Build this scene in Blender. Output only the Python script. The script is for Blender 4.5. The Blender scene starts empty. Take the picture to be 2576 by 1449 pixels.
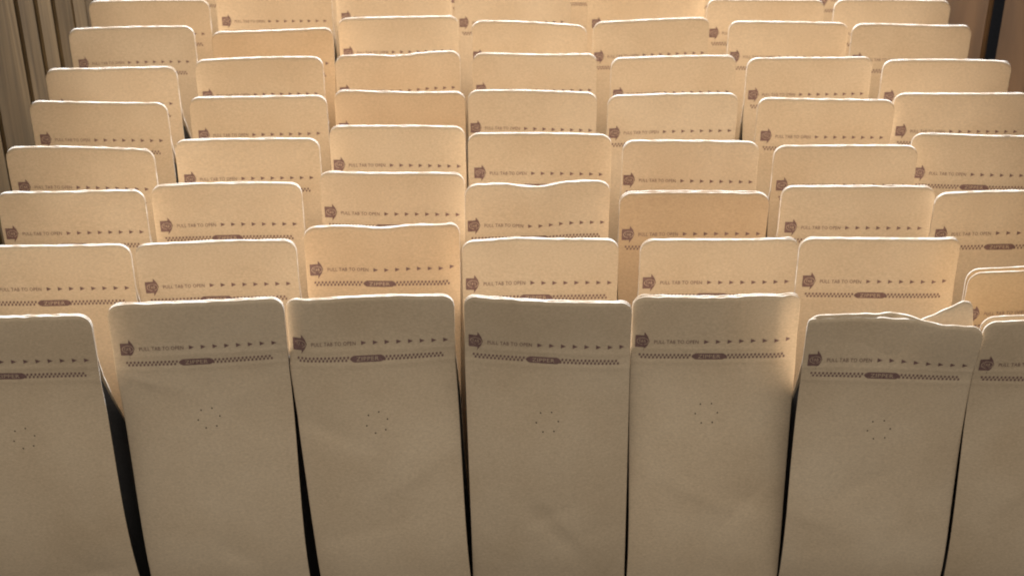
import bpy, math, random
import numpy as np

# ------------------------------------------------------------------ camera, world, lamps, exposure
scene = bpy.context.scene
C = scene.collection
R = math.radians

cam_data = bpy.data.cameras.new('camera')
cam_data.sensor_width = 36.0
cam_data.lens = 36.0 * 3900.0 / 2576.0
cam_data.clip_start = 0.05
cam_data.clip_end = 50.0
cam = bpy.data.objects.new('camera', cam_data)
C.objects.link(cam)
cam.location = (0.0, 0.0, 0.953)
cam.rotation_euler = (R(90 - 30.75), 0.0, 0.0)
cam_data.dof.use_dof = True
cam_data.dof.focus_distance = 1.30
cam_data.dof.aperture_fstop = 13.0
scene.camera = cam

world = bpy.data.worlds.new('World')
scene.world = world
world.use_nodes = True
bg = world.node_tree.nodes['Background']
bg.inputs[0].default_value = (1.0, 0.915, 0.785, 1.0)
bg.inputs[1].default_value = 0.54


def area_lamp(name, loc, target, size, power, colour):
    ld = bpy.data.lights.new(name, 'AREA')
    ld.shape = 'DISK'
    ld.size = size
    ld.energy = power
    ld.color = colour
    o = bpy.data.objects.new(name, ld)
    C.objects.link(o)
    o.location = loc
    d = np.array(target, float) - np.array(loc, float)
    yaw = math.atan2(-d[0], d[1])
    pitch = math.atan2(math.hypot(d[0], d[1]), -d[2])
    o.rotation_euler = (pitch, 0.0, yaw)
    return o


# the one strong lamp hangs above and behind the far rows: it whitens the cut top edges and lights the
# backs of the bags, whose bounce makes the faces behind glow
area_lamp('ceiling_lamp', (0.15, 4.9, 3.25), (0.05, 1.4, 0.3), 0.45, 930.0, (0.95, 0.965, 1.0))
# added weak fill, no real lamp: brightens and models the front row
area_lamp('front_fill', (0.10, 0.25, 1.85), (0.1, 1.05, 0.30), 0.7, 2.6, (1.0, 0.88, 0.74))

scene.view_settings.view_transform = 'Standard'
scene.view_settings.look = 'None'
scene.view_settings.gamma = 1.0
scene.view_settings.use_curve_mapping = False
scene.view_settings.exposure = 0.0
scene.cycles.use_denoising = True
scene.cycles.max_bounces = 14
scene.cycles.diffuse_bounces = 10
scene.cycles.sample_clamp_indirect = 6.0
scene.cycles.filter_width = 2.0

rng = random.Random(7)


# ------------------------------------------------------------------ materials
def new_mat(name):
    m = bpy.data.materials.new(name)
    m.use_nodes = True
    nt = m.node_tree
    b = nt.nodes['Principled BSDF']
    return m, nt, b


def kraft_material():
    m, nt, b = new_mat('kraft_paper')
    N, L = nt.nodes.new, nt.links.new
    tc = N('ShaderNodeTexCoord')
    oi = N('ShaderNodeObjectInfo')
    mul = N('ShaderNodeMath'); mul.operation = 'MULTIPLY'; mul.inputs[1].default_value = 37.0
    L(oi.outputs['Random'], mul.inputs[0])
    add = N('ShaderNodeVectorMath'); add.operation = 'ADD'
    L(tc.outputs['Object'], add.inputs[0]); L(mul.outputs[0], add.inputs[1])
    # cloudy tone of the pulp
    n1 = N('ShaderNodeTexNoise'); n1.inputs['Scale'].default_value = 16.0; n1.inputs['Detail'].default_value = 4.0
    L(add.outputs[0], n1.inputs['Vector'])
    # fibres, longer across than up
    mp = N('ShaderNodeMapping'); mp.inputs['Scale'].default_value = (420.0, 420.0, 900.0)
    L(add.outputs[0], mp.inputs['Vector'])
    n2 = N('ShaderNodeTexNoise'); n2.inputs['Scale'].default_value = 1.0; n2.inputs['Detail'].default_value = 3.0
    n2.inputs['Roughness'].default_value = 0.7
    L(mp.outputs[0], n2.inputs['Vector'])
    r1 = N('ShaderNodeValToRGB')
    r1.color_ramp.elements[0].position = 0.3; r1.color_ramp.elements[0].color = (0.565, 0.446, 0.314, 1)
    r1.color_ramp.elements[1].position = 0.7; r1.color_ramp.elements[1].color = (0.625, 0.507, 0.370, 1)
    L(n1.outputs['Fac'], r1.inputs['Fac'])
    r2 = N('ShaderNodeValToRGB')
    r2.color_ramp.elements[0].position = 0.3; r2.color_ramp.elements[0].color = (0.86, 0.86, 0.86, 1)
    r2.color_ramp.elements[1].position = 0.7; r2.color_ramp.elements[1].color = (1.10, 1.10, 1.10, 1)
    L(n2.outputs['Fac'], r2.inputs['Fac'])
    mx = N('ShaderNodeMix'); mx.data_type = 'RGBA'; mx.blend_type = 'MULTIPLY'; mx.inputs[0].default_value = 1.0
    L(r1.outputs[0], mx.inputs[6]); L(r2.outputs[0], mx.inputs[7])
    tint = N('ShaderNodeMix'); tint.data_type = 'RGBA'; tint.blend_type = 'MULTIPLY'; tint.inputs[0].default_value = 1.0
    L(mx.outputs[2], tint.inputs[6]); L(oi.outputs['Color'], tint.inputs[7])   # each bag's own paper tone
    L(tint.outputs[2], b.inputs['Base Color'])
    b.inputs['Roughness'].default_value = 0.72
    b.inputs['Specular IOR Level'].default_value = 0.25
    # handling creases and fibre relief
    n3 = N('ShaderNodeTexNoise'); n3.inputs['Scale'].default_value = 34.0; n3.inputs['Detail'].default_value = 3.0
    n3.inputs['Distortion'].default_value = 0.6
    L(add.outputs[0], n3.inputs['Vector'])
    n4 = N('ShaderNodeTexNoise'); n4.noise_type = 'RIDGED_MULTIFRACTAL'; n4.inputs['Scale'].default_value = 11.0
    n4.inputs['Detail'].default_value = 2.0; n4.inputs['Distortion'].default_value = 0.8
    L(add.outputs[0], n4.inputs['Vector'])
    bp0 = N('ShaderNodeBump'); bp0.inputs['Strength'].default_value = 0.28; bp0.inputs['Distance'].default_value = 0.0022
    L(n4.outputs['Fac'], bp0.inputs['Height'])
    bp = N('ShaderNodeBump'); bp.inputs['Strength'].default_value = 0.25; bp.inputs['Distance'].default_value = 0.003
    L(n3.outputs['Fac'], bp.inputs['Height']); L(bp0.outputs[0], bp.inputs['Normal'])
    bp2 = N('ShaderNodeBump'); bp2.inputs['Strength'].default_value = 0.12; bp2.inputs['Distance'].default_value = 0.0004
    L(n2.outputs['Fac'], bp2.inputs['Height']); L(bp.outputs[0], bp2.inputs['Normal'])
    L(bp2.outputs[0], b.inputs['Normal'])
    return m


def rim_material():
    m, nt, b = new_mat('cut_paper_edge')
    N, L = nt.nodes.new, nt.links.new
    tc = N('ShaderNodeTexCoord')
    n = N('ShaderNodeTexNoise'); n.inputs['Scale'].default_value = 90.0; n.inputs['Detail'].default_value = 3.0
    L(tc.outputs['Object'], n.inputs['Vector'])
    r = N('ShaderNodeValToRGB')
    r.color_ramp.elements[0].position = 0.35; r.color_ramp.elements[0].color = (0.46, 0.37, 0.27, 1)
    r.color_ramp.elements[1].position = 0.6; r.color_ramp.elements[1].color = (0.84, 0.79, 0.71, 1)
    L(n.outputs['Fac'], r.inputs['Fac']); L(r.outputs[0], b.inputs['Base Color'])
    b.inputs['Roughness'].default_value = 0.8
    return m


def ink_material(name, c0, c1):
    m, nt, b = new_mat(name)
    N, L = nt.nodes.new, nt.links.new
    tc = N('ShaderNodeTexCoord')
    n = N('ShaderNodeTexNoise'); n.inputs['Scale'].default_value = 500.0; n.inputs['Detail'].default_value = 3.0
    L(tc.outputs['Object'], n.inputs['Vector'])
    r = N('ShaderNodeValToRGB')
    r.color_ramp.elements[0].position = 0.35; r.color_ramp.elements[0].color = c0
    r.color_ramp.elements[1].position = 0.7; r.color_ramp.elements[1].color = c1
    L(n.outputs['Fac'], r.inputs['Fac']); L(r.outputs[0], b.inputs['Base Color'])
    b.inputs['Roughness'].default_value = 0.7
    return m


def wood_material(name, dark, light, scale=(26.0, 26.0, 2.2)):
    m, nt, b = new_mat(name)
    N, L = nt.nodes.new, nt.links.new
    tc = N('ShaderNodeTexCoord')
    oi = N('ShaderNodeObjectInfo')
    mul = N('ShaderNodeMath'); mul.operation = 'MULTIPLY'; mul.inputs[1].default_value = 11.0
    L(oi.outputs['Random'], mul.inputs[0])
    add = N('ShaderNodeVectorMath'); add.operation = 'ADD'
    L(tc.outputs['Object'], add.inputs[0]); L(mul.outputs[0], add.inputs[1])
    mp = N('ShaderNodeMapping'); mp.inputs['Scale'].default_value = scale
    L(add.outputs[0], mp.inputs['Vector'])
    n = N('ShaderNodeTexNoise'); n.inputs['Scale'].default_value = 1.6; n.inputs['Detail'].default_value = 5.0
    n.inputs['Distortion'].default_value = 1.2
    L(mp.outputs[0], n.inputs['Vector'])
    r = N('ShaderNodeValToRGB')
    r.color_ramp.elements[0].position = 0.3; r.color_ramp.elements[0].color = dark
    r.color_ramp.elements[1].position = 0.72; r.color_ramp.elements[1].color = light
    L(n.outputs['Fac'], r.inputs['Fac'])
    hs = N('ShaderNodeHueSaturation')
    mr = N('ShaderNodeMapRange'); mr.inputs['To Min'].default_value = 0.8; mr.inputs['To Max'].default_value = 1.15
    L(oi.outputs['Random'], mr.inputs['Value']); L(mr.outputs[0], hs.inputs['Value'])
    L(r.outputs[0], hs.inputs['Color']); L(hs.outputs[0], b.inputs['Base Color'])
    b.inputs['Roughness'].default_value = 0.88
    b.inputs['Specular IOR Level'].default_value = 0.15
    bp = N('ShaderNodeBump'); bp.inputs['Strength'].default_value = 0.3; bp.inputs['Distance'].default_value = 0.002
    L(n.outputs['Fac'], bp.inputs['Height']); L(bp.outputs[0], b.inputs['Normal'])
    return m


KRAFT = kraft_material()
RIM = rim_material()
INK = ink_material('brown_ink', (0.145, 0.082, 0.076, 1), (0.215, 0.128, 0.118, 1))
REVERSED = ink_material('unprinted_paper', (0.46, 0.35, 0.25, 1), (0.56, 0.43, 0.31, 1))
HOLE = ink_material('dark_hole', (0.010, 0.009, 0.008, 1), (0.016, 0.014, 0.012, 1))
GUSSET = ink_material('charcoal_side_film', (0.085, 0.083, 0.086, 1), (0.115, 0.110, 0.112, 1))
WOOD_L = wood_material('weathered_board', (0.070, 0.048, 0.025, 1), (0.155, 0.108, 0.056, 1))
WOOD_R = wood_material('brown_board', (0.098, 0.056, 0.028, 1), (0.138, 0.079, 0.038, 1), (7.0, 7.0, 3.0))
DARK = ink_material('gap_block_black', (0.010, 0.010, 0.011, 1), (0.018, 0.017, 0.017, 1))  # black for the added panels that keep the board gaps dark
DARK.node_tree.nodes['Principled BSDF'].inputs['Roughness'].default_value = 1.0
DARK.node_tree.nodes['Principled BSDF'].inputs['Specular IOR Level'].default_value = 0.0
FLOOR = wood_material('dark_floor', (0.030, 0.024, 0.020, 1), (0.06, 0.048, 0.04, 1), (3.0, 22.0, 3.0))


# ------------------------------------------------------------------ mesh helpers
def mesh_obj(name, verts, faces, mats, parent=None, mat_idx=None, smooth=True):
    me = bpy.data.meshes.new(name)
    me.from_pydata([tuple(map(float, v)) for v in verts], [], [tuple(f) for f in faces])
    for m in (mats if isinstance(mats, (list, tuple)) else [mats]):
        me.materials.append(m)
    n = len(me.polygons)
    if smooth:
        me.polygons.foreach_set('use_smooth', [True] * n)
    if mat_idx is not None:
        me.polygons.foreach_set('material_index', list(map(int, mat_idx)))
    me.update()
    o = bpy.data.objects.new(name, me)
    C.objects.link(o)
    if parent is not None:
        o.parent = parent
    return o


def box(name, lo, hi, mat, parent=None, bev=0.002):
    import bmesh
    bm = bmesh.new()
    bmesh.ops.create_cube(bm, size=1.0)
    lo = np.array(lo); hi = np.array(hi)
    for v in bm.verts:
        for k in range(3):
            v.co[k] = (hi[k] - lo[k]) * v.co[k]
    if bev:
        bmesh.ops.bevel(bm, geom=list(bm.edges), offset=bev, segments=2, affect='EDGES')
    me = bpy.data.meshes.new(name)
    bm.to_mesh(me); bm.free()
    me.materials.append(mat)
    o = bpy.data.objects.new(name, me)
    C.objects.link(o)
    o.location = (lo + hi) / 2
    if parent is not None:
        o.parent = parent
        o.location = (lo + hi) / 2 - np.array(parent.location)
    return o


def empty(name, loc):
    o = bpy.data.objects.new(name, None)
    o.empty_display_size = 0.05
    C.objects.link(o)
    o.location = loc
    return o


def sstep(a, b, x):
    t = np.clip((np.asarray(x, float) - a) / (b - a), 0.0, 1.0)
    return t * t * (3 - 2 * t)


# ------------------------------------------------------------------ the setting
fl = box('floor', (-3.0, -1.0, -0.02), (3.0, 4.5, 0.0), FLOOR, None, 0.0)
fl['kind'] = 'structure'

lw = empty('board_wall', (-0.515, 1.5, 0.0))
lw['label'] = 'wall of narrow upright brown boards with dark gaps, left of the rows'
lw['category'] = 'wall'
lw['group'] = 'board walls beside the bags'
y = 1.02
k = 0
wr = random.Random(3)
while y < 2.0:
    w = wr.uniform(0.047, 0.060)
    gap = wr.choice((0.003, 0.005, 0.006))
    dx = wr.uniform(-0.003, 0.002)
    b = box('board', (-0.521 + dx, y, 0.002), (-0.515 + dx, y + w, 0.62), WOOD_L, lw, 0.003)
    b.rotation_euler = (wr.uniform(-0.006, 0.006), 0, wr.uniform(-0.05, 0.05))
    y += w + gap
box('gap_light_block', (-0.615, 0.98, 0.002), (-0.600, 2.05, 0.615), DARK, lw, 0.0)  # added black sheet, no part of the wall: stops world light in the gaps

rw = empty('board_wall', (0.545, 1.5, 0.0))
rw['label'] = 'wall of wide smooth brown boards with one dark gap, right of the rows'
rw['category'] = 'wall'
rw['group'] = 'board walls beside the bags'
for y0, y1, dx in ((0.95, 1.285, 0.0), (1.290, 1.645, 0.003), (1.688, 2.02, 0.0)):
    box('board', (0.545 + dx, y0, 0.002), (0.551 + dx, y1, 0.62), WOOD_R, rw, 0.002)
box('gap_light_block', (0.645, 0.93, 0.002), (0.660, 2.05, 0.615), DARK, rw, 0.0)  # added black sheet too, keeps the wide gap dark

# ------------------------------------------------------------------ flat print, in paper coordinates
H = 0.32            # paper height of a bag
HALF = 0.0405       # half depth of the gusset


def text_shape(txt, width, height):
    cu = bpy.data.curves.new('lettering', 'FONT')
    cu.body = txt
    cu.resolution_u = 2
    cu.space_character = 1.08
    ob = bpy.data.objects.new('lettering', cu)
    C.objects.link(ob)
    dg = bpy.context.evaluated_depsgraph_get()
    me = ob.evaluated_get(dg).to_mesh()
    v = np.array([p.co[:2] for p in me.vertices])
    f = [tuple(p.vertices) for p in me.polygons]
    ob.evaluated_get(dg).to_mesh_clear()
    bpy.data.objects.remove(ob)
    bpy.data.curves.remove(cu)
    v = v - v.min(0)
    v = v / v.max(0) * np.array([width, height])
    return v - np.array([width, height]) / 2, f


def fan(pts):
    """polygon with a centre vertex"""
    pts = np.array(pts)
    c = pts.mean(0)
    n = len(pts)
    return np.vstack([pts, c]), [(i, (i + 1) % n, n) for i in range(n)]


def merge(parts):
    V, F = [], []
    k = 0
    for v, f in parts:
        V.append(v)
        F += [tuple(i + k for i in q) for q in f]
        k += len(v)
    return np.vstack(V), F


def ring(cx, cz, rx, rz, th, n=28):
    a = np.linspace(0, 2 * math.pi, n, endpoint=False)
    o = np.stack([cx + rx * np.cos(a), cz + rz * np.sin(a)], 1)
    i = np.stack([cx + (rx - th) * np.cos(a), cz + (rz - th) * np.sin(a)], 1)
    f = [(j, (j + 1) % n, n + (j + 1) % n, n + j) for j in range(n)]
    return np.vstack([o, i]), f


W0 = 0.134
X = lambda fr: (fr - 0.5) * W0
TAB_X, LINE_D, ZIP_D = X(0.068), 0.0412, 0.0548     # distances down from the top edge

# arrow with a notched block and a swept head
block = np.array([(-0.0051, 0.0050), (-0.0051, -0.0052), (0.0013, -0.0052), (0.0013, 0.0050)])
head = np.array([(0.0016, 0.0080), (0.0013, 0.0050), (0.0013, -0.0052), (0.0010, -0.0082), (0.0040, -0.0036), (0.0054, 0.0002), (0.0042, 0.0040)])
tab_shape = merge([fan(block * 1.08), fan(head * 1.08)])
tab_light = merge([ring(0.0004, 0.0, 0.0047, 0.0034, 0.00045), text_shape('TAB', 0.0056, 0.0027)])
pull_text = text_shape('PULL TAB TO OPEN', 0.0355, 0.0034)
arrow_parts = []
for i in range(8):
    cx = X(0.452 + 0.0703 * i)
    arrow_parts.append(fan([(cx - 0.0019, 0.0019), (cx + 0.0021, 0.0), (cx - 0.0019, -0.0019)]))
arrows = merge(arrow_parts)
checks = []
period = 0.0031
x0, x1 = X(0.056), X(0.955)
pc, pw, ph = X(0.474), 0.0282, 0.0056
n = int((x1 - x0) / period)
for i in range(n):
    cx = x0 + i * period
    for row in (0, 1):
        a = cx + (0.5 * period if row else 0.0)
        if abs(a + 0.0007 - pc) < pw / 2:
            continue
        zt = 0.0021 if row == 0 else -0.00015
        h = 0.00195
        checks.append((np.array([(a - 0.00085, zt - h), (a + 0.00065, zt - h), (a + 0.00085, zt), (a - 0.00065, zt)]), [(0, 1, 2, 3)]))
zip_checks = merge(checks)
hw, hh = pw / 2, ph / 2
xs = np.linspace(-hw, hw, 27)
prof = np.clip(np.sqrt(np.clip((hw - np.abs(xs)) / 0.0032, 0.02, 1.0)), 0, 1) * hh
pill = (np.vstack([np.stack([xs + pc, prof], 1), np.stack([xs + pc, -prof], 1)]),
        [(27 + i, 27 + i + 1, i + 1, i) for i in range(26)])
zip_text = text_shape('ZIPPER', 0.0180, 0.0032)
hole_parts = []
for i in range(6):
    a = R(12 + 60 * i)
    t = np.linspace(0, 2 * math.pi, 8, endpoint=False)
    hole_parts.append(fan(np.stack([0.0091 * math.cos(a) + 0.00062 * np.cos(t), 0.0086 * math.sin(a) + 0.00062 * np.sin(t)], 1)))
holes = merge(hole_parts)


# ------------------------------------------------------------------ one bag
class Bag:
    """front/back paper surfaces of one standing side-gusset bag, local origin at its base"""

    def __init__(s, W, Wb, top_dx, top_dy, roll, D, seed, lip=0.0012, dip=(), front=None, back=None, curl=(0.0, 0.0), creases=None, fine=False, brad=0.0105, gtop=0.013):
        r = np.random.RandomState(seed)
        s.W, s.Wb, s.dx, s.dy, s.roll, s.D = W, Wb, top_dx, top_dy, roll, D
        s.lip, s.dip, s.ff, s.fb, s.curl = lip, dip, front, back, curl
        s.k0 = r.uniform(0.22, 0.34); s.k1 = r.uniform(0.80, 0.86)
        s.k2 = r.uniform(0.50, 0.60); s.k3 = r.uniform(0.85, 0.875); s.Db = r.uniform(0.040, 0.045)
        s.bulge = r.uniform(0.005, 0.009)
        s.waves = [(r.uniform(-1, 1) * 38, r.uniform(-1, 1) * 42, r.uniform(0, 6.28), r.uniform(0.3, 1.0)) for _ in range(7)]
        s.bwaves = [(r.uniform(-1, 1) * 38, r.uniform(-1, 1) * 42, r.uniform(0, 6.28), r.uniform(0.3, 1.0)) for _ in range(7)]
        s.lipw = [(r.uniform(0.6, 3.2), r.uniform(0, 6.28), r.uniform(0.2, 1.0)) for _ in range(3)]
        s.edge = [(r.uniform(6, 40), r.uniform(0, 6.28), r.uniform(0.2, 1.0)) for _ in range(6)]
        s.bow = r.uniform(-0.0025, 0.003)
        s.tw = r.uniform(-0.03, 0.03)
        s.creases = list(creases) if creases is not None else [
            (r.uniform(-0.05, 0.05), r.uniform(0.08, 0.25), r.uniform(-1.1, 1.1), r.uniform(0.015, 0.04), r.uniform(-0.0021, 0.0021)) for _ in range(5)]
        s.fine = fine; s.brad = brad; s.gtop = gtop

    def ztop(s, u, side):
        rad = 0.0105 if side == 0.0 else s.brad
        ax = np.abs(u) * s.W / 2
        over = np.clip(ax - (s.W / 2 - rad), 0, rad)
        drop = rad - np.sqrt(np.clip(rad * rad - over * over, 0, None))
        e = sum(a * np.sin(kf * u + p + side) for kf, p, a in s.edge) * 0.00017
        return H - drop + e

    def surf(s, u, z, side):
        """side -1 front, +1 back"""
        u = np.asarray(u, float); z = np.asarray(z, float)
        q = z / H
        prof = 1 - sstep(s.k0, s.k1, q)
        w = s.Wb + (s.W - s.Wb) * sstep(0.25, 0.85, q)
        if side > 0:
            w = w * (1 - 0.02 * (1 - sstep(0.5, 0.8, q)))
        x = u * w / 2 + s.dx * np.clip((q - 0.15) / 0.65, 0, 1)
        yc = s.dy * sstep(0.0, 0.95, q)
        if side > 0:     # the back swells out right below the zipper
            t = np.clip((q - s.k2) / (s.k3 - s.k2), 0, 1)
            prof = (1 - t) * 0.7 + 0.3 * (1 - sstep(0, 1, t))
        half = (s.D / 2 if side < 0 else s.Db) * prof + 0.00118 + s.lip / 2 * sstep(0.8, 1.0, q)
        belly = (s.bulge if side < 0 else 0.003) * (1 - np.abs(u) ** 3) * sstep(-0.1, 0.2, q) * (1 - sstep(0.55, 0.9, q))
        wav = s.waves if side < 0 else s.bwaves
        wr = sum(a * np.sin(kx * u * w / 2 + kz * z + p) for kx, kz, p, a in wav) * 0.00085
        if side > 0:     # pressed flat together above the zipper
            both = sum(a * np.sin(kx * u * w / 2 + kz * z + p) for kx, kz, p, a in s.waves) * 0.00085
            m = sstep(0.68, 0.8, q)
            wr = wr * (1 - m) + both * m
        wr = wr * (0.35 + 0.65 * (1 - sstep(0.8, 0.9, q)))
        y = yc + side * (half + belly) + wr
        if side < 0:
            dn = H - z
            y = y - 0.00038 * np.exp(-((dn - 0.0480) / 0.0016) ** 2) - 0.00034 * np.exp(-((dn - 0.0600) / 0.0018) ** 2)
            for uc, zc, ang, ln, amp in s.creases:
                px = u * w / 2 - uc; pz = z - zc
                al = px * math.cos(ang) + pz * math.sin(ang); ac = -px * math.sin(ang) + pz * math.cos(ang)
                fold = np.where(ac > 0, np.exp(-np.abs(ac) / 0.022), np.exp(-np.abs(ac) / 0.005))
                y = y + amp * fold * np.exp(-(al / ln) ** 2)
        lipw = sum(a * np.sin(kf * u + p) for kf, p, a in s.lipw) * 0.0011
        top = sstep(0.74, 1.0, q)
        y = y + (lipw + s.bow * (1 - u * u)) * top
        for uc, wd, amt in s.dip:
            y = y + amt * np.exp(-((u - uc) / wd) ** 2) * top
        y = y + s.curl[0] * sstep(0.0, 1.0, (-u - 0.72) / 0.28) * sstep(0.77, 0.88, q)
        y = y + s.curl[1] * sstep(0.0, 1.0, (u - 0.72) / 0.28) * sstep(0.77, 0.88, q)
        y = y + s.tw * u * w / 2 * sstep(0.3, 1.0, q)
        zz = z + s.roll * u / 2 * sstep(0.2, 0.8, q)
        fn = s.ff if side < 0 else s.fb
        if fn:
            x, y, zz = fn(x, y, zz, u, q)
        return np.stack([x, y, zz], -1)

    def lift(s, px, pz, off):
        """paper coordinates (metres from centre, metres up) -> points just above the front surface"""
        u = px / (s.W / 2)
        e = 1e-4
        p = s.surf(u, pz, -1)
        tu = s.surf(u + e, pz, -1) - s.surf(u - e, pz, -1)
        tz = s.surf(u, pz + e * 0.06, -1) - s.surf(u, pz - e * 0.06, -1)
        nrm = np.cross(tu, tz)
        nrm /= np.linalg.norm(nrm, axis=-1, keepdims=True)
        return p + nrm * off

    def panel(s, side, th=0.0011):
        a = np.linspace(-1, 1, 19)
        us = np.concatenate([[-1, -0.99, -0.975, -0.955, -0.93, -0.90, -0.865], np.linspace(-0.82, 0.82, 17), [0.865, 0.90, 0.93, 0.955, 0.975, 0.99, 1]])
        zl = np.concatenate([np.linspace(0, H - 0.075, 60 if s.fine else 26), np.linspace(H - 0.075, H - 0.03, 30 if s.fine else 20)[1:]])
        if s.fine:
            us = np.concatenate([us[:7], np.linspace(-0.82, 0.82, 45), us[-7:]])
        ql = np.linspace(0, 1, 8)[1:]
        zt = s.ztop(us, 0.0 if side < 0 else 1.7)
        rows = [np.full_like(us, z) for z in zl] + [(H - 0.03) + q * (zt - (H - 0.03)) for q in ql]
        Z = np.array(rows)
        U = np.broadcast_to(us, Z.shape)
        nr, nc = Z.shape
        P = s.surf(U, Z, side)
        e = 1e-3
        tu = s.surf(U + e, Z, side) - s.surf(U - e, Z, side)
        tz = s.surf(U, Z + 6e-5, side) - s.surf(U, Z - 6e-5, side)
        N = np.cross(tu, tz); N /= np.linalg.norm(N, axis=-1, keepdims=True)   # points to -y
        inner = P + N * (th * side)      # front: inward +y = -N ; back: inward -y = +N
        A = np.concatenate([P.reshape(-1, 3), inner.reshape(-1, 3)])
        off = nr * nc
        F, M = [], []
        idx = lambda i, j: i * nc + j
        for i in range(nr - 1):
            for j in range(nc - 1):
                q = (idx(i, j), idx(i, j + 1), idx(i + 1, j + 1), idx(i + 1, j))
                if side > 0:
                    q = q[::-1]
                F.append(q); M.append(0)
                F.append(tuple(k + off for k in q[::-1])); M.append(0)
        border = [idx(nr - 1, j) for j in range(nc)]
        for i0, i1 in zip(border[:-1], border[1:]):
            F.append((i0, i1, i1 + off, i0 + off) if side < 0 else (i1, i0, i0 + off, i1 + off)); M.append(1)
        for j in (0, nc - 1):
            col = [idx(i, j) for i in range(nr)]
            for n_, (i0, i1) in enumerate(zip(col[:-1], col[1:])):
                fl_ = (j == 0) == (side < 0)
                F.append((i0, i1, i1 + off, i0 + off) if fl_ else (i1, i0, i0 + off, i1 + off)); M.append(1 if Z[n_, j] > H - 0.085 else 0)
        return A, F, M

    def gusset(s, sgn):
        zs = np.concatenate([np.linspace(0, H - 0.06, 30), np.linspace(H - 0.06, H - s.gtop, 6)[1:]])
        w = s.Wb + (s.W - s.Wb) * sstep(0.25, 0.85, zs / H)
        e = np.full_like(zs, sgn * 0.995)
        half = np.abs(s.surf(e, zs, 1)[:, 1] - s.surf(e, zs, -1)[:, 1]) / 2
        ins = np.sqrt(np.clip(HALF ** 2 - half ** 2, 0, None)) * 0.9 + 0.0015
        rows = []
        for t in np.concatenate([np.linspace(0, 1, 6), np.linspace(1, 0, 6)[1:]]):
            u = sgn * (0.995 - t * ins / (w / 2))
            front = len(rows) < 6
            outer = s.surf(u, zs, -1 if front else 1)
            other = s.surf(u, zs, 1 if front else -1)
            mid = (outer + other) / 2
            edge = outer.copy(); edge[:, 1] += 0.0008 if front else -0.0008
            # keep each fold between the outer paper and the middle plane
            k = np.clip(t, 0, 1)
            rows.append(edge * (1 - k) + mid * k)
        Pn = np.array(rows)
        nc, nr = Pn.shape[:2]
        V = Pn.reshape(-1, 3)
        F = []
        for i in range(nc - 1):
            for j in range(nr - 1):
                q = (i * nr + j, i * nr + j + 1, (i + 1) * nr + j + 1, (i + 1) * nr + j)
                F.append(q if sgn < 0 else q[::-1])
        return V, F


def build_bag(base, bag, label, hole_shift=(0.0, 0.0), ring_rot=0.0, tint=(1, 1, 1)):
    root = empty('coffee_bag', base)
    root['label'] = label
    root['category'] = 'paper bag'
    root['group'] = 'kraft coffee bags standing in rows'
    v, f, m = bag.panel(-1); mesh_obj('front_panel', v, f, [KRAFT, RIM], root, m)
    v, f, m = bag.panel(1); mesh_obj('back_panel', v, f, [KRAFT, RIM], root, m)
    for sg in (-1, 1):
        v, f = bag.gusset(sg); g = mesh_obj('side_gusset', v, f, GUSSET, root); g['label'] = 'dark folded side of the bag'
    for ch in root.children:
        ch.color = (*tint, 1.0)
    w, d = bag.Wb / 2, bag.D / 2
    mesh_obj('bottom_panel', [(-w, -d, 0.001), (w, -d, 0.001), (w, d, 0.001), (-w, d, 0.001)], [(0, 3, 2, 1)], KRAFT, root, smooth=False)

    def put(name, shape, cx, down, off, mat, parent, kind=None):
        v, f = shape
        o = mesh_obj(name, bag.lift(v[:, 0] + cx, v[:, 1] + H - down, off), f, mat, parent, smooth=False)
        if kind:
            o['kind'] = kind
        return o
    t = put('tab_print', tab_shape, TAB_X, LINE_D, 0.00022, INK, root)
    put('tab_lettering', tab_light, TAB_X, LINE_D, 0.00036, REVERSED, t)
    put('pull_lettering', pull_text, X(0.272), LINE_D + 0.0003, 0.00022, INK, root)
    put('arrow_row', arrows, 0.0, LINE_D + 0.0002, 0.00022, INK, root, 'stuff')
    z = put('zipper_print', pill, 0.0, ZIP_D, 0.00024, INK, root)
    put('zipper_lettering', zip_text, pc, ZIP_D, 0.00038, REVERSED, z)
    put('zipper_checks', zip_checks, 0.0, ZIP_D, 0.00022, INK, root, 'stuff')
    ca, sa = math.cos(ring_rot), math.sin(ring_rot)
    hv = holes[0] @ np.array([[ca, sa], [-sa, ca]])
    put('valve_holes', (hv, holes[1]), X(0.489) + hole_shift[0], 0.107 + hole_shift[1], 0.00022, HOLE, root, 'stuff')
    return root


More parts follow.
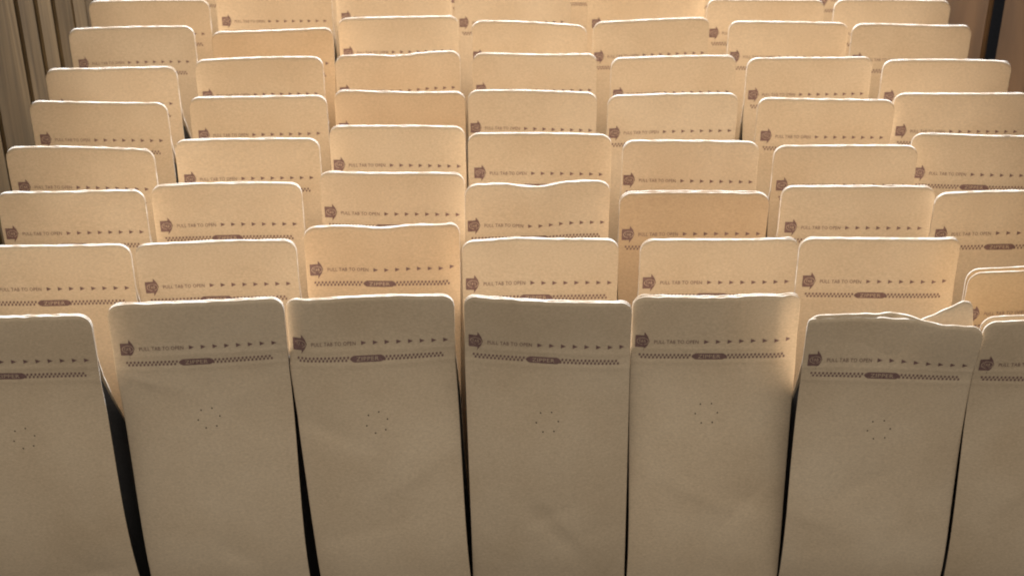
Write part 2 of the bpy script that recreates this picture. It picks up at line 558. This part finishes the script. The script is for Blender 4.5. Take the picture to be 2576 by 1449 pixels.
# ------------------------------------------------------------------ where the bags stand: row, column, x and y of the top, width, tilt
SPOTS = [
 ('A1',-0.3957,1.0230,0.1357,-0.0018), ('B1',-0.2501,1.0447,0.1394,0.0058), ('C1',-0.1129,1.0508,0.1340,0.0044),
 ('D1',0.0287,1.0465,0.1333,-0.0073), ('E1',0.1628,1.0514,0.1337,0.0022), ('F1',0.2967,1.0209,0.1346,-0.0020),
 ('G1',0.4306,1.0186,0.1331,0.0000),
 ('A2',-0.3871,1.1340,0.1331,0.0000), ('B2',-0.2498,1.1388,0.1369,0.0062), ('C2',-0.1119,1.1664,0.1333,0.0004),
 ('D2',0.0241,1.1432,0.1326,-0.0019), ('E2',0.1754,1.1457,0.1335,0.0031), ('F2',0.3118,1.1457,0.1379,-0.0031),
 ('G2',0.4397,1.0967,0.1347,0.0038),
 ('A3',-0.3945,1.2317,0.1325,0.0021), ('B3',-0.2577,1.2474,0.1360,0.0029), ('C3',-0.1097,1.2697,0.1324,-0.0030),
 ('D3',0.0231,1.2493,0.1308,0.0025), ('E3',0.1627,1.2298,0.1327,0.0025), ('F3',0.3115,1.2426,0.1384,-0.0012),
 ('G3',0.4461,1.2306,0.1363,0.0033),
 ('A4',-0.4074,1.3203,0.1410,0.0000), ('B4',-0.2528,1.3408,0.1385,0.0031), ('C4',-0.1115,1.3704,0.1320,-0.0004),
 ('D4',0.0269,1.3519,0.1383,-0.0053), ('E4',0.1703,1.3355,0.1302,-0.0031), ('F4',0.3159,1.3259,0.1366,-0.0013),
 ('G4',0.4531,1.3506,0.1382,-0.0022),
 ('A5',-0.4146,1.4275,0.1391,0.0000), ('B5',-0.2566,1.4417,0.1398,0.0042), ('C5',-0.1142,1.4552,0.1332,-0.0009),
 ('D5',0.0208,1.4537,0.1311,-0.0014), ('E5',0.1629,1.4462,0.1313,0.0047), ('F5',0.3163,1.4358,0.1374,-0.0014),
 ('G5',0.4562,1.4482,0.1387,-0.0009),
 ('A6',-0.4212,1.5148,0.1380,0.0024), ('B6',-0.2695,1.5402,0.1369,0.0049), ('C6',-0.1228,1.5546,0.1341,0.0050),
 ('D6',0.0247,1.5541,0.1327,0.0005), ('E6',0.1724,1.5452,0.1330,0.0044), ('F6',0.3174,1.5413,0.1344,0.0000),
 ('G6',0.4618,1.5337,0.1372,-0.0020),
 ('A7',-0.4240,1.6288,0.1401,0.0031), ('B7',-0.2664,1.6234,0.1353,0.0056), ('C7',-0.1289,1.6612,0.1356,0.0026),
 ('D7',0.0196,1.6427,0.1290,-0.0067), ('E7',0.1570,1.6532,0.1306,0.0062), ('F7',0.3106,1.6458,0.1337,-0.0010),
 ('G7',0.4474,1.6366,0.1344,-0.0026),
 ('A8',-0.4217,1.7161,0.1397,0.0005), ('B8',-0.2832,1.7582,0.1374,0.0000), ('C8',-0.1416,1.7691,0.1380,0.0000),
 ('D8',0.0007,1.7554,0.1377,0.0000), ('E8',0.1587,1.7514,0.1393,0.0000), ('F8',0.2952,1.7180,0.1360,0.0000),
 ('G8',0.4420,1.7161,0.1351,-0.0005),
 ('A9',-0.4250,1.8480,0.1380,0.0000), ('B9',-0.2860,1.8550,0.1370,0.0010), ('C9',-0.1450,1.8600,0.1360,0.0000),
 ('D9',-0.0130,1.8350,0.1370,0.0000), ('E9',0.1300,1.8530,0.1370,0.0000), ('F9',0.2800,1.8420,0.1360,0.0000),
 ('G9',0.4420,1.8280,0.1370,0.0000),
]
ROW_Y = [1.035, 1.136, 1.239, 1.340, 1.442, 1.542, 1.643, 1.744, 1.846]
BASE_DX = {'A': 0.0195, 'B': 0.0138, 'C': 0.0168, 'D': 0.0026, 'E': -0.0024, 'F': -0.0049, 'G': -0.0024}
FRONT_WB = {'B': 0.1345, 'C': 0.1268, 'D': 0.1280, 'E': 0.127, 'F': 0.136}
ORD = ['front', 'second', 'third', 'fourth', 'fifth', 'sixth', 'seventh', 'eighth', 'ninth']
COL = {'A': 'leftmost', 'B': 'second from left', 'C': 'third from left', 'D': 'middle', 'E': 'third from right',
       'F': 'second from right', 'G': 'rightmost'}
SPECIAL_LABEL = {
    'F1': 'kraft bag with crumpled top and one back corner poking up, front row',
    'G2': 'kraft bag with gaping top at the right edge, second row',
    'D3': 'kraft bag with a shallow dip in its top edge, middle of third row',
    'C6': 'kraft bag with a wavy top edge, third from left in sixth row',
    'E3': 'darker orange-brown kraft bag, third from right in the third row',
    'A1': 'kraft bag cut off by the left edge of the picture, front row',
    'G1': 'kraft bag with two parted lips at the right edge, front row',
}


def f1_front(x, y, z, u, q):
    t = sstep(0.82, 1.0, q)
    sag = sstep(0.05, 0.55, u)
    y = y - 0.007 * sag * t + 0.003 * np.exp(-((u - 0.02) / 0.2) ** 2) * t
    z = z - 0.002 * sag * t
    return x, y, z


def f1_back(x, y, z, u, q):
    t = np.clip((q - 0.86) / 0.14, 0, 1)
    c = np.clip((u - 0.30) / 0.60, 0, 1)
    y = y + 0.014 * c * t - 0.004 * (1 - c) * t
    z = z + 0.0075 * c * t - 0.002 * (1 - c) * t
    x = x - 0.005 * c * t
    return x, y, z


EXTRA = {
    'C1': dict(lip=0.0004, curl=(0.004, 0.0), creases=[(-0.045, 0.205, -0.35, 0.035, 0.0028), (0.03, 0.17, 0.5, 0.04, -0.0018), (-0.02, 0.12, 0.3, 0.05, 0.0016)]),
    'D1': dict(lip=0.0010, curl=(0.002, 0.002)),
    'E1': dict(lip=0.0012, curl=(0.002, 0.005), dip=((0.5, 0.3, 0.003),)),
    'F1': dict(front=f1_front, back=f1_back, lip=0.0008, brad=0.004, gtop=0.046),
    'G1': dict(lip=0.0062),
    'G2': dict(lip=0.0050),
    'C2': dict(dip=((0.0, 0.3, -0.006),), curl=(0.0, 0.006)),
    'D2': dict(dip=((-0.3, 0.3, 0.003),)),
    'D3': dict(dip=((-0.02, 0.32, -0.010),)),
    'C6': dict(dip=((0.0, 0.35, -0.008),)),
    'E3': dict(lip=0.0020),
    'F2': dict(curl=(0.0, 0.0035)),
}

for i, (nm, tx, ty, W, roll) in enumerate(SPOTS):
    c, r = nm[0], int(nm[1]) - 1
    rr = random.Random(100 + i)
    bx = tx + (BASE_DX[c] * 0.5 + rr.uniform(-0.002, 0.002) if r else BASE_DX[c])
    by = ROW_Y[r] + rr.uniform(-0.002, 0.002)
    Wb = FRONT_WB.get(c, 0.131) if r == 0 else rr.uniform(0.119, 0.126)
    bag = Bag(W, Wb, tx - bx, ty - by, roll, rr.uniform(0.064, 0.070), 11 * i + 5, fine=(r == 0), **{'lip': rr.uniform(0.0, 0.0008), **EXTRA.get(nm, {})})
    label = SPECIAL_LABEL.get(nm) or 'kraft coffee bag standing in the %s row from the front, %s of seven' % (ORD[r], COL[c])
    if r == 0 and nm not in SPECIAL_LABEL:
        label = 'kraft coffee bag in the shaded front row, %s of seven' % COL[c]
    hs = {'B1': (0.002, -0.003), 'C1': (0.001, 0.0), 'E1': (-0.002, -0.004), 'F1': (0.001, -0.004)}.get(nm, (rr.uniform(-0.002, 0.002), rr.uniform(-0.003, 0.003)))
    v_ = rr.uniform(0.93, 1.04); h_ = rr.uniform(-0.03, 0.03)
    tint = {'E3': (0.88, 0.80, 0.72), 'C2': (0.96, 0.90, 0.84), 'B7': (0.95, 0.88, 0.80), 'C5': (0.94, 0.88, 0.82), 'G2': (0.90, 0.83, 0.72)}.get(
        nm, (v_, v_ * (1 - 0.4 * h_), v_ * (1 - h_)))
    build_bag((bx, by, 0.0), bag, label, hs, rr.uniform(-0.15, 0.25), tint)
